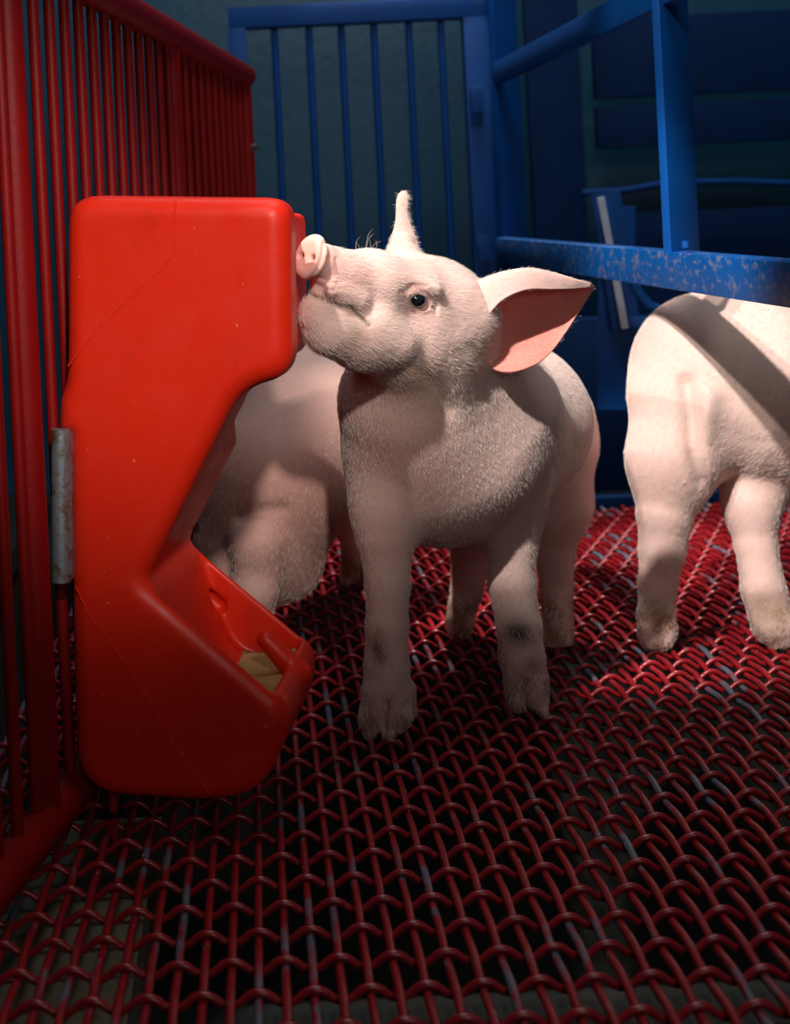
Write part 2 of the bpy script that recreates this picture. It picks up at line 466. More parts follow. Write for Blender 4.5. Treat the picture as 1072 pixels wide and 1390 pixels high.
# ================================================================== RED FENCE
FD = Vector((0.191, 1, 0)).normalized()
def FX(Y): return -0.385 + 0.191 * Y
fence = empty('red_fence', (FX(1.4), 1.4, 0)); tag(fence, 'red tubular steel fence of upright bars along the left side', 'fence')
def FP(Y, z): return (FX(Y), Y, z)
tube('top_rail', [FP(0.70, 0.692), FP(1.98, 0.692)], 0.0165, m_fence, fence, 16)
tube('bottom_rail', [FP(0.70, 0.021), FP(1.30, 0.021), FP(1.98, 0.021)], 0.0165, m_fence, fence, 16)
for Y, r in ((1.064, 0.0120), (1.564, 0.010), (1.972, 0.010)):
    tube('post', [FP(Y, 0.022), FP(Y, 0.06), FP(Y, 0.69)], [(r, r * 0.8), (r, r), (r, r)], m_fence, fence, 16)
y = 1.16 - 0.0385 * 9
bar0 = None
while y < 1.96:
    if all(abs(y - q) > 0.016 for q in (1.064, 1.564, 1.972)):
        if bar0 is None:
            bar0 = tube('bar', [(0, 0, 0.022), (0, 0, 0.69)], 0.0047, m_fence, fence, 10); bar0.location = (FX(y), y, 0)
        else:
            b = bar0.copy(); C.objects.link(b); b.location = (FX(y), y, 0)
    y += 0.0385
# clevis on the end post
tube('bolt', [FP(1.972, 0.59), (FX(1.972) + 0.014, 1.962, 0.59)], 0.004, m_galv, fence, 8)

# ================================================================== RED FEEDER (local axes: t right, w away, z up)
E1 = Vector((FD.y, -FD.x, 0)); E3 = FD
FO = Vector((-0.1526 * 1.097, 1.097, 0))
def near(px, py, w_=0.0):
    """picture point on the feeder's side plane -> (t, z)"""
    u, v = uv(px, py)
    Y = (FO.x * E3.x + FO.y * E3.y + w_) / (u / F * E3.x + E3.y)
    p = Vector((u * Y / F, Y, H + v * Y / F)); return (p - FO).dot(E1), p.z
def poly_sdf(poly, T, Z):
    d = np.full(T.shape, 1e9); ins = np.zeros(T.shape, bool); n = len(poly)
    for i in range(n):
        (ax, ay), (bx, by) = poly[i], poly[(i + 1) % n]
        ex, ey = bx - ax, by - ay; L = ex * ex + ey * ey
        t = np.clip(((T - ax) * ex + (Z - ay) * ey) / L, 0, 1)
        d = np.minimum(d, np.hypot(T - ax - t * ex, Z - ay - t * ey))
        c = ((ay > Z) != (by > Z)) & (T < (bx - ax) * (Z - ay) / ((by - ay) or 1e-9) + ax)
        ins ^= c
    return np.where(ins, -d, d)
def fillet(pts, n=7):
    out = []; m = len(pts)
    for i in range(m):
        p = Vector(pts[i][:2]); a = Vector(pts[i - 1][:2]); b = Vector(pts[(i + 1) % m][:2]); r = pts[i][2]
        da = (a - p); db = (b - p); r1 = min(r, da.length * 0.49); r2 = min(r, db.length * 0.49)
        s_, e = p + da.normalized() * r1, p + db.normalized() * r2
        for k in range(n):
            f = k / (n - 1); out.append(tuple((1 - f) ** 2 * s_ + 2 * f * (1 - f) * p + f * f * e))
    return out
outer = [(86, 264, 44), (391, 268, 34), (395, 512, 40), (322, 530, 42), (194, 790, 14), (383, 951, 12), (390, 978, 26), (386, 1010, 30), (352, 1080, 60),
         (290, 1095, 40), (98, 1083, 70), (92, 800, 60), (91, 640, 20), (90, 592, 6), (74, 586, 4), (75, 545, 8), (84, 520, 12), (86, 480, 20)]
outer = [near(x, y_) for x, y_ in fillet(outer)]
cav = [(202, 792, 4), (222, 850, 20), (262, 960, 40), (352, 985, 20), (368, 944, 6), (420, 910, 1), (300, 700, 1), (236, 735, 4)]
cav = [near(x, y_) for x, y_ in fillet(cav)]
W = 0.162
ts = np.arange(-0.03, 0.22, 0.0019); ws = np.arange(-0.008, W + 0.01, 0.0022); zs = np.arange(0.005, 0.51, 0.0019)
fd = Field(ts, ws, zs)
T2, Z2 = np.meshgrid(ts, zs, indexing='ij')
d2 = poly_sdf(outer, T2, Z2)[:, None, :]; wq = ws[None, :, None]
# the far half of the hopper is drawn in a little above the trough
inset = 0.010 * np.clip((wq - 0.035) / 0.010, 0, 1) * np.clip((Z2[:, None, :] - 0.28) / 0.02, 0, 1)
d2 = d2 + inset - 0.0035 * np.exp(-((wq - 0.042) / 0.004) ** 2) * np.clip((0.25 - Z2[:, None, :]) / 0.02, 0, 0)
r = 0.016
qx, qy = d2 + r, np.abs(wq - W / 2) - W / 2 + r
fd.D = (np.hypot(np.maximum(qx, 0), np.maximum(qy, 0)) + np.minimum(np.maximum(qx, qy), 0) - r).astype(np.float32)
# groove between the two moulded halves
c2 = poly_sdf(cav, T2, Z2)[:, None, :]; r = 0.005; wc = W / 2; hw = W / 2 - 0.010
qx, qy = c2 + r, np.abs(wq - wc) - hw + r
dc = np.hypot(np.maximum(qx, 0), np.maximum(qy, 0)) + np.minimum(np.maximum(qx, qy), 0) - r
fd.D = (-Field.smin(-fd.D, dc.astype(np.float32), 0.006)).astype(np.float32)
a, b = near(212, 868), near(240, 892)
fd.cone((a[0], W - 0.010, a[1]), (b[0], W - 0.010, b[1]), 0.0065, 0.0065, 0.004, sub=True)
a, b = near(380, 956), near(332, 913)
fd.cone((a[0], 0.088, a[1] - 0.004), (b[0], 0.088, b[1]), 0.011, 0.0075, 0.006)
V, Q = fd.mesh()
feeder = empty('piglet_feeder', tuple(FO + E1 * 0.1 + E3 * 0.08))
tag(feeder, 'tall red moulded plastic feeder with open trough against the red fence', 'feeder')
R3 = np.array([tuple(E1), tuple(E3), (0, 0, 1)])
Vw = V @ R3 + np.array(tuple(FO))
link('shell', mesh_np('shell', Vw, [Q]), m_plastic, feeder)
def onface(px, py, w_=0.0):
    t, z = near(px, py); return FO + E1 * t + E3 * w_ + Vector((0, 0, z))
def seam(pts, name='mould_seam'):
    pp = []; rnd = random.Random(5)
    for (x, y_), (x2, y2) in zip(pts[:-1], pts[1:]):
        n = max(int(math.hypot(x2 - x, y2 - y_) / 6), 1)
        for k in range(n):
            f = k / n; pp.append((x + (x2 - x) * f + rnd.uniform(-1, 1), y_ + (y2 - y_) * f + rnd.uniform(-1, 1)))
    pp.append(pts[-1])
    wf = lambda q: 0.0003 + (0.010 if q < 268 else 0.0045 if q < 276 else 0.0018 if q < 284 else 0.0)
    return tube(name, [onface(x, y_, wf(y_)) for x, y_ in pp], [0.0006 + 0.0005 * rnd.random() for _ in pp], m_plastic, feeder, 6)
seam([(236, 272), (237, 300), (238, 345), (205, 378), (160, 420), (120, 462), (92, 497)])
seam([(102, 796), (118, 830), (160, 885), (200, 950), (245, 1025), (285, 1080)])
# galvanised mounting sleeve and its bracket on the back edge
tube('mounting_sleeve', [onface(84, 582, -0.003), onface(85, 788, -0.003)], 0.0075, m_galv, feeder, 16)
beam('mounting_strap', onface(93, 586, 0.003), onface(95, 786, 0.003), 0.004, 0.010, m_galv, feeder, side=tuple(E1), bev=0.0008)
a = onface(137, 1078, 0.03)
tube('foot_bolt', [a + Vector((0, 0, 0.02)), (a.x, a.y, -0.03)], 0.004, m_wire2, feeder, 10)
tube('washer', [(a.x, a.y, 0.0015), (a.x, a.y, 0.004)], 0.009, m_bolt, feeder, 18)
a = onface(316, 800, 0.0); tz = near(196, 782)
bp = FO + E1 * (tz[0] + 0.004) + E3 * (W - 0.006) + Vector((0, 0, tz[1] + 0.006))
tube('hinge_bolt', [bp - E3 * 0.004, bp + E3 * 0.010], 0.005, m_bolt, feeder, 10)
# feed in the trough
fx = axis((0.02, 0.158, 0.004)); fy = axis((0.012, W - 0.012, 0.004))
zlev = near(330, 962)[1]
A = np.array([[[t, w_, zlev + 0.004 * noise.noise(Vector((t * 30, w_ * 30, 1))) + 0.003 * noise.noise(Vector((t * 120, w_ * 120, 4))) + 0.10 * (t - 0.13)] for w_ in fy] for t in fx])
fv = A.reshape(-1, 3) @ R3 + np.array(tuple(FO)); n2 = len(fy)
i, j = np.meshgrid(np.arange(len(fx) - 1), np.arange(n2 - 1), indexing='ij'); q = (i * n2 + j).ravel()
# keep only the patch inside the trough
fq = np.stack([q, q + n2, q + n2 + 1, q + 1], 1)
cen = A.reshape(-1, 3)[fq].mean(1); inside = poly_sdf(cav, cen[:, 0], cen[:, 2]) < 0.003
fm = mesh_np('pig_feed', fv, [fq[inside]])
fo = link('pig_feed', fm, m_feed)
md = fo.modifiers.new('s', 'SOLIDIFY'); md.thickness = 0.012; md.offset = -1
tag(fo, 'yellow crumbly feed lying in the trough of the red feeder', 'feed', kind='stuff')

# ================================================================== BLUE BACK GATE
gate = empty('blue_gate', (0.25, 2.25, 0)); tag(gate, 'blue steel gate of thin upright bars standing across the back', 'gate')
YG = 2.25
GTL, GTR = P(310, 26, YG), P(668, 10, YG)
zt = (GTL.z + GTR.z) / 2
beam('top_rail', (GTL.x, YG, zt), (GTR.x, YG, zt), 0.03, 0.034, m_blue, gate)
xl, xr = P(322, 50, YG).x, P(650, 150, YG).x
beam('stile', (xl, YG, 0.03), (xl, YG, zt - 0.016), 0.03, 0.028, m_blue, gate, side=(0, 1, 0))
beam('stile', (xr, YG, 0.03), (xr, YG, zt - 0.016), 0.03, 0.042, m_blue, gate, side=(0, 1, 0))
beam('bottom_rail', (GTL.x, YG, 0.04), (GTR.x, YG, 0.04), 0.03, 0.034, m_blue, gate)
b0 = None
for px in (372, 419, 463, 507, 554.5, 598):
    x = P(px, 40, YG).x
    if b0 is None:
        b0 = tube('bar', [(0, 0, 0.045), (0, 0, zt)], 0.0058, m_blue, gate, 8); b0.location = (x, YG, 0)
    else:
        b = b0.copy(); C.objects.link(b); b.location = (x, YG, 0)

# ================================================================== BLUE SIDE GATE (right)
side = empty('blue_side_rail', (0.42, 1.5, 0)); tag(side, 'blue angle iron side gate with worn lower rail running toward the viewer', 'gate')
def GX(Y): return 0.388 + (2.2 - Y) * 0.061
def GZ(Y): return 0.427 - (2.2 - Y) * 0.029
def GP(Y, z): return Vector((GX(Y), Y, z))
beam('lower_rail', GP(2.2, GZ(2.2)), GP(0.85, GZ(0.85)), 0.030, 0.038, m_blue_worn, side, bev=0.0015)
beam('upper_rail', GP(2.2, 0.703), GP(0.85, 0.690), 0.012, 0.034, m_blue, side, bev=0.0015)
# stiles and post are angle irons: one leg faces the viewer, the other runs along the gate
def square_post(Y, z0, z1, wide, deep, xoff=0.0):
    a = GP(Y, z0) + Vector((xoff, 0, 0)); b = GP(Y, z1) + Vector((xoff, 0, 0))
    sv = Vector((0.82, 0.57, 0)); c = sv * (wide / 2)
    beam('post', a + c, b + c, wide, deep, m_blue, side, side=tuple(sv), bev=0.001)
square_post(2.2, 0.02, 1.1, 0.050, 0.012, -0.004)
square_post(1.440, 0.42, 0.76, 0.046, 0.010, -0.014)
for z in (0.43, 0.665):
    a = GP(2.215, z); beam('hinge_tab', a + Vector((-0.03, 0, -0.02)), a + Vector((-0.03, 0, 0.022)), 0.02, 0.012, m_blue, side, side=(1, 0, 0), bev=0.001)
tube('bolt', [GP(1.44, GZ(1.44) + 0.023) + Vector((-0.004, -0.03, 0)), GP(1.44, GZ(1.44) + 0.030) + Vector((-0.004, -0.03, 0))], 0.004, m_blue, side, 8)

# ================================================================== things in the dark behind the side gate
def bp_(px, py, Y): return P(px, py, Y)
br = empty('feed_rack', tuple(P(830, 500, 1.95))); tag(br, 'scuffed blue angle iron bracket with curved pipe standing behind the worn rail', 'bracket')
Yb = 1.95
beam('upright', P(822, 262, Yb), P(850, 446, Yb), 0.004, 0.040, m_blue, br, side=(0, 1, 0), bev=0.0008)
beam('edge_strip', P(815, 268, Yb - 0.012), P(848, 446, Yb - 0.012), 0.010, 0.006, m_scuff, br, side=(1, 0, 0), bev=0.001)
beam('back_plate', P(838, 280, Yb + 0.02), P(834, 556, Yb + 0.02), 0.004, 0.05, m_blue, br, side=(0, 1, 0), bev=0.0008)
tube('curved_pipe', [P(x, y_, Yb) for x, y_ in ((856, 378), (866, 398), (880, 414), (900, 424), (925, 428))], 0.0075, m_blue, br, 10)
beam('cross_bar', P(852, 439, Yb), P(950, 430, Yb), 0.008, 0.018, m_blue, br, side=(0, 1, 0))
beam('leg', P(838, 556, Yb + 0.02), (P(838, 556, Yb + 0.02).x, Yb + 0.02, 0.0), 0.012, 0.02, m_blue_dark, br)
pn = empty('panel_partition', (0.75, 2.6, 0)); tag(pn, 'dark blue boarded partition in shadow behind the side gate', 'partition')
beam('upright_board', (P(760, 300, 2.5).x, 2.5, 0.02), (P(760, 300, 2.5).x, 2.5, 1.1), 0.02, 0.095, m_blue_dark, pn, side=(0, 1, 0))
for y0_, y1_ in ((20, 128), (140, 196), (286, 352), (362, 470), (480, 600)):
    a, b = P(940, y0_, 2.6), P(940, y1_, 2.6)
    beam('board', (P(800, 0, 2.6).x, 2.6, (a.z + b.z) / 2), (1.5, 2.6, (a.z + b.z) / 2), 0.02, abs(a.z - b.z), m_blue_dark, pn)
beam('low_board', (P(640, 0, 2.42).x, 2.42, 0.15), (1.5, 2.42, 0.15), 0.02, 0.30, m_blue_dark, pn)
pipe = tube('water_pipe', [P(790, 262, 2.45), P(850, 258, 2.45), P(905, 248, 2.45), P(1000, 246, 2.45), P(1100, 250, 2.45)], 0.006, m_blue, None, 8)
tag(pipe, 'thin dark water pipe running level behind the side gate', 'pipe')

# ================================================================== PIGLETS
SKIN = (0.76, 0.50, 0.44)
PINK = (0.66, 0.27, 0.24)
DIRT = (0.22, 0.10, 0.03)
def finish_pig(root, V, Q, N, spots, name='body', dirt_feet=True, extra=None):
    col = paint(V, SKIN, spots)
    nz = np.array([noise.noise(Vector(p) * 45) for p in V[::1]]) if len(V) < 60000 else np.array([noise.noise(Vector(p) * 45) for p in V[::4]]).repeat(4)[:len(V)]
    if dirt_feet:
        f = np.clip((0.058 - V[:, 2]) / 0.036, 0, 1) * np.clip(0.70 + nz * 1.9, 0, 1.2); f = np.clip(f, 0, 0.88)[:, None]
        col = col * (1 - f) + np.array((0.24, 0.11, 0.035)) * f
    if extra: col = extra(V, N, col)
    me = mesh_np(name, V, [Q]); set_col(me, col)
    return link(name, me, m_skin, root), col

# ---------------------------------------------------------------- the piglet at the feeder
def main_pig():
    root = empty('piglet', (0.2, 1.4, 0))
    tag(root, 'pink piglet in the middle pressing its raised snout against the red feeder', 'piglet')
    f = Field(axis((0.020, 0.205, 0.0011), (0.205, 0.40, 0.0026)), axis((1.105, 1.30, 0.0011), (1.30, 1.70, 0.0026)), axis((-0.005, 0.30, 0.0024), (0.30, 0.475, 0.0011)))
    # trunk
    f.chain([(640, 585, 1.38, 118), (690, 572, 1.48, 100), (714, 578, 1.56, 92)], 0.03)
    f.chain([(606, 625, 1.335, 104), (640, 600, 1.40, 112)], 0.03)
    f.chain([(560, 620, 1.315, 78), (650, 620, 1.33, 84)], 0.03)
    # neck
    f.chain([(575, 475, 1.272, 84), (566, 545, 1.295, 96), (590, 625, 1.325, 106)], 0.03)
    f.chain([(625, 470, 1.295, 72), (655, 550, 1.335, 98)], 0.03)
    # head
    f.chain([(582, 424, 1.262, 76), (582, 424, 1.262, 76)], 0.02)
    f.chain([(556, 464, 1.235, 66), (575, 470, 1.25, 70)], 0.025)
    f.chain([(545, 408, 1.228, 60), (500, 392, 1.195, 47), (462, 380, 1.168, 36)], 0.018)
    f.chain([(462, 377, 1.168, 34), (436, 356, 1.152, 27)], 0.012)
    f.chain([(540, 462, 1.225, 56), (490, 452, 1.190, 46), (448, 443, 1.168, 35), (431, 425, 1.158, 25)], 0.014)
    # cheek, brow, lip
    f.chain([(512, 440, 1.170, 15), (540, 470, 1.180, 18)], 0.02)
    f.chain([(548, 388, 1.188, 9), (590, 392, 1.196, 9)], 0.012)
    f.chain([(452, 393, 1.142, 10), (485, 408, 1.156, 14)], 0.008)
    # snout disc
    nd = Vector((-0.66, -0.66, 0.30)).normalized(); up = Vector((0.30, 0.06, 0.95)); up = (up - nd * up.dot(nd)).normalized(); sd = up.cross(nd)
    R = Matrix((nd, sd, up)).transposed(); nc = P(422, 349, 1.143)
    f.ell(nc, (0.0085, 0.0165, 0.0195), R, 0.004)
    f.ell(nc + nd * 0.0085, (0.0035, 0.011, 0.013), R, 0.004, sub=True)
    for s_ in (-1, 1):
        c = nc + nd * 0.009 + sd * (0.0066 * s_) - up * 0.001
        f.cone(c - nd * 0.012, c + nd * 0.004, 0.0022, 0.0028, 0.003, sub=True)
    # near-ear root swelling and far-ear root
    f.chain([(625, 415, 1.245, 34), (648, 430, 1.243, 28)], 0.02)
    f.chain([(546, 352, 1.280, 26), (546, 330, 1.283, 17)], 0.015)
    # fore legs
    f.chain([(528, 630, 1.300, 52), (524, 690, 1.287, 41), (523, 730, 1.281, 36), (526, 790, 1.277, 29), (525, 850, 1.273, 27), (525, 905, 1.270, 29), (524, 938, 1.268, 31)], 0.022)
    f.chain([(510, 945, 1.262, 18), (504, 976, 1.257, 15), (501, 992, 1.252, 9)], 0.008)
    f.chain([(540, 945, 1.262, 17), (541, 972, 1.255, 15), (528, 993, 1.248, 10)], 0.008)
    f.chain([(552, 935, 1.272, 11), (557, 968, 1.276, 8)], 0.008)
    f.chain([(688, 630, 1.345, 52), (694, 690, 1.330, 37), (696, 740, 1.325, 32), (694, 792, 1.322, 31), (704, 850, 1.318, 29), (708, 890, 1.316, 29), (715, 925, 1.313, 28)], 0.022)
    f.chain([(702, 925, 1.308, 15), (703, 945, 1.305, 14), (704, 955, 1.302, 10)], 0.008)
    f.chain([(724, 925, 1.308, 15), (728, 944, 1.304, 12), (738, 966, 1.299, 6.5)], 0.008)
    # hind legs
    f.chain([(748, 620, 1.555, 58), (755, 685, 1.55, 43), (752, 740, 1.56, 28), (755, 795, 1.575, 22), (757, 850, 1.555, 20), (757, 868, 1.55, 19)], 0.025)
    f.chain([(752, 868, 1.545, 12), (749, 878, 1.54, 9)], 0.008); f.chain([(764, 868, 1.545, 12), (764, 879, 1.54, 9)], 0.008)
    f.chain([(660, 630, 1.57, 56), (646, 700, 1.57, 42), (640, 750, 1.585, 28), (634, 800, 1.60, 21), (624, 842, 1.585, 19)], 0.025)
    f.chain([(619, 848, 1.58, 12), (616, 858, 1.575, 8)], 0.008); f.chain([(630, 848, 1.58, 12), (630, 859, 1.575, 8)], 0.008)
    V, Q = f.mesh(); N = vnormals(V, Q)
    hd = 1.30
    V = stroke(V, N, [(404, 388), (420, 399), (442, 408), (462, 416), (476, 418), (492, 433), (500, 442)], 2.6, 0.0026, hd)
    V = stroke(V, N, [(440, 330), (437, 350), (430, 368), (418, 384)], 4.0, 0.0022, 1.2)
    for pts in ([(446, 350), (450, 372), (440, 388)], [(456, 352), (462, 378), (452, 396)], [(430, 376), (452, 384), (470, 380)], [(428, 386), (446, 394), (462, 392)]):
        V = stroke(V, N, pts, 2.6, 0.0008, 1.25)
    V = stroke(V, N, [(566, 409), (567, 409.5)], 22, 0.0032, 1.25)
    V = stroke(V, N, [(545, 396), (562, 386), (582, 388), (594, 406), (592, 424)], 3.0, 0.0014, 1.27)
    V = stroke(V, N, [(552, 402), (562, 396), (576, 402), (584, 414)], 3.2, -0.0022, 1.27)
    V = stroke(V, N, [(552, 410), (562, 419), (574, 424), (583, 420)], 3.0, -0.0016, 1.27)
    for pts in ([(640, 470), (655, 500), (668, 520)], [(625, 480), (640, 515), (655, 540)], [(560, 500), (590, 520), (610, 555)]):
        V = stroke(V, N, pts, 9, 0.0016, 1.40)
    V = stroke(V, N, [(525, 955), (521, 975), (520, 992)], 4, 0.006, 1.30)
    V = stroke(V, N, [(712, 925), (714, 945), (716, 958)], 4, 0.006, 1.35)
    N = vnormals(V, Q)
    # eye
    ep, en = surf(V, N, 567, 409, 3.5, 0, 1.25)
    # ears
    def y_(base, s): return base + s
    E = [[(628, 432, 1.250), (622, 392, 1.262), (636, 412, 1.268), (640, 445, 1.266), (638, 478, 1.262), (636, 492, 1.256)],
         [(654, 436, 1.228), (650, 383, 1.238), (658, 408, 1.252), (660, 446, 1.256), (658, 482, 1.252), (655, 496, 1.245)],
         [(682, 408, 1.224), (684, 371, 1.234), (688, 394, 1.248), (688, 434, 1.258), (686, 478, 1.252), (684, 506, 1.240)],
         [(714, 394, 1.227), (718, 366, 1.236), (721, 384, 1.250), (721, 420, 1.260), (720, 464, 1.256), (714, 501, 1.243)],
         [(748, 393, 1.236), (752, 372, 1.242), (754, 386, 1.254), (752, 414, 1.263), (748, 446, 1.260), (742, 484, 1.250)],
         [(776, 392, 1.247), (780, 380, 1.250), (782, 388, 1.259), (780, 402, 1.266), (776, 422, 1.265), (770, 448, 1.258)],
         [(800, 389, 1.260), (801, 385, 1.262), (804, 387, 1.265), (805, 390, 1.267), (803, 394, 1.268), (799, 400, 1.267)]]
    G = np.array([[tuple(P(*q)) for q in row] for row in E])
    th = lambda u, v: 0.0050 - 0.0032 * u + 0 * v
    EV, EQ, eo = sheet(G, 60, 60, th)
    # far ear: a narrow blade seen on edge
    fe = [((548, 362), 16, 30), ((547, 345), 14, 25), ((547, 328), 11, 19), ((547, 312), 9, 13.5), ((546, 298), 7.5, 9.5), ((545, 285), 7.0, 8), ((546, 272), 7.0, 8.5), ((548, 264), 5.5, 7), ((549, 259), 1.5, 2)]
    FV, FQ, FT = tube_np([P(*c, 1.283) for c, a_, b_ in fe], [(b_ * 1.283 / F, a_ * 0.55 * 1.283 / F) for c, a_, b_ in fe], 20, flat=(1, 0, 0), cap=False)
    n0 = len(V); V2 = np.concatenate([V, EV, FV]); Q2 = np.concatenate([Q, EQ + n0, FQ + n0 + len(EV)])
    N2 = vnormals(V2, Q2)
    def sp(px, py, rpx, c, st, ymax=99):
        p, n = surf(V, N, px, py, 5, 0, ymax); return (tuple(p), rpx * p.y / F, c, st)
    spots = [(tuple(nc), 0.021, (0.74, 0.33, 0.26), 0.9),
             sp(470, 375, 30, (0.50, 0.24, 0.22), 0.65), sp(455, 395, 18, (0.42, 0.22, 0.18), 0.6), sp(440, 372, 12, (0.40, 0.22, 0.22), 0.5),
             sp(500, 370, 30, (0.62, 0.30, 0.26), 0.4),
             sp(478, 418, 12, (0.30, 0.16, 0.08), 0.5), sp(485, 455, 16, (0.42, 0.24, 0.12), 0.45), sp(430, 420, 22, (0.46, 0.27, 0.22), 0.5),
             sp(567, 410, 26, (0.42, 0.19, 0.16), 0.6), sp(556, 392, 18, (0.55, 0.24, 0.22), 0.5), sp(549, 399, 4, (0.2, 0.06, 0.05), 0.7),
             sp(594, 380, 5, (0.15, 0.12, 0.07), 0.7), sp(587, 374, 3, (0.15, 0.12, 0.07), 0.7),
             sp(560, 515, 34, (0.42, 0.28, 0.15), 0.55), sp(520, 500, 40, (0.50, 0.36, 0.24), 0.4), sp(600, 540, 36, (0.46, 0.33, 0.22), 0.35),
             sp(640, 480, 34, (0.48, 0.35, 0.25), 0.4), sp(520, 600, 70, (0.55, 0.24, 0.20), 0.5), sp(600, 660, 60, (0.55, 0.28, 0.22), 0.4),
             sp(510, 878, 13, (0.16, 0.06, 0.015), 0.95), sp(516, 893, 11, (0.14, 0.05, 0.015), 0.8), sp(512, 860, 9, (0.3, 0.15, 0.05), 0.5),
             sp(708, 860, 16, (0.035, 0.022, 0.008), 0.95), sp(697, 858, 12, (0.05, 0.03, 0.01), 0.8), sp(722, 905, 13, (0.24, 0.09, 0.05), 0.7),
             sp(528, 740, 30, (0.62, 0.34, 0.28), 0.4), sp(690, 690, 26, (0.60, 0.30, 0.26), 0.5)]
    def extra(Vv, Nn, col):
        inner = np.zeros(len(Vv)); A = np.arange(n0, n0 + eo)
        nrm = Nn[A]; side_near = (nrm[:, 1] < 0)
        other = np.arange(n0 + eo, n0 + 2 * eo)
        near_set = A if side_near.mean() > 0.5 else other
        g = np.arange(eo); vv = (g % 60) / 59.0; uu = (g // 60) / 59.0
        k = np.clip((vv - 0.10) / 0.1, 0, 1) * np.clip((uu - 0.12) / 0.1, 0, 1)
        kk = (k * 0.9)[:, None]
        col[near_set] = col[near_set] * (1 - kk) + np.array((0.95, 0.28, 0.22)) * kk
        k2 = np.clip((0.2 - vv) / 0.1, 0, 1)[:, None] * 0.5
        col[near_set] = col[near_set] * (1 - k2) + np.array((0.74, 0.42, 0.37)) * k2
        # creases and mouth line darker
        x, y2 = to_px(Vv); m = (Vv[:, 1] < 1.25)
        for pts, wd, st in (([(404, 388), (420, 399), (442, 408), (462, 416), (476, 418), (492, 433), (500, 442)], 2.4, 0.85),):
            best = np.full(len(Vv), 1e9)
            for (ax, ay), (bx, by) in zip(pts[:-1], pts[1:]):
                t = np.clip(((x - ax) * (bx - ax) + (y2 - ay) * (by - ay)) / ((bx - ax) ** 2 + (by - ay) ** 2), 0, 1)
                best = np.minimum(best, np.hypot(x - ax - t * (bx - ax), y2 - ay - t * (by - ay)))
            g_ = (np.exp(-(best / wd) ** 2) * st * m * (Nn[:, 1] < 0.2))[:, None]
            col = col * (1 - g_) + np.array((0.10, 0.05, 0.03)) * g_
        return col
    body, col = finish_pig(root, V2, Q2, N2, spots, extra=extra)
    # eyeball
    bm = bmesh.new(); bmesh.ops.create_uvsphere(bm, u_segments=28, v_segments=18, radius=0.0106)
    me = bpy.data.meshes.new('eye'); bm.to_mesh(me); bm.free(); smooth(me)
    e = link('eye', me, m_eye, root); e.location = Vector(ep) - Vector(en) * 0.0050; tag(e, 'dark shiny eye')
    e.scale = (1, 1, 0.86)
    # coat
    snout = np.array(tuple(nc)); poll = np.array(tuple(P(590, 420, 1.26)))
    def flow(R_):
        x, z = R_[:, 0], R_[:, 2]
        d = np.stack([0.75 + 0 * x, 0.55 + 0 * x, -0.30 + 0 * x], 1)
        low = z < 0.33
        d[low] = np.stack([0.25 + 0 * x[low], 0.3 + 0 * x[low], -1.0 + 0 * x[low]], 1)
        return d
    wgt = np.ones(len(V2)); wgt[n0:] = 1.0; wgt[n0:n0 + 7200] = 0.25
    wgt[np.linalg.norm(V2 - snout, axis=1) < 0.024] = 0
    wgt[np.linalg.norm(V2 - np.array(tuple(ep)), axis=1) < 0.011] = 0
    k = (V2[:, 1] > 1.5); wgt[k] *= 0.5
    hair('bristles', V2, Q2, N2, wgt, 120000, 0.0046, flow, root, 3, 0.00008, 0.2)
    wh = np.zeros(len(V2)); x, yy = to_px(V2); m = (np.hypot(x - 495, yy - 352) < 14) & (V2[:, 1] < 1.3); wh[m] = 1
    hair('whiskers', V2, Q2, N2, wh, 9, 0.015, lambda R_: np.tile(np.array([[0.1, 0.1, 0.3]]), (len(R_), 1)), root, 8, 0.00007, 1.2)
    return root
main_pig()

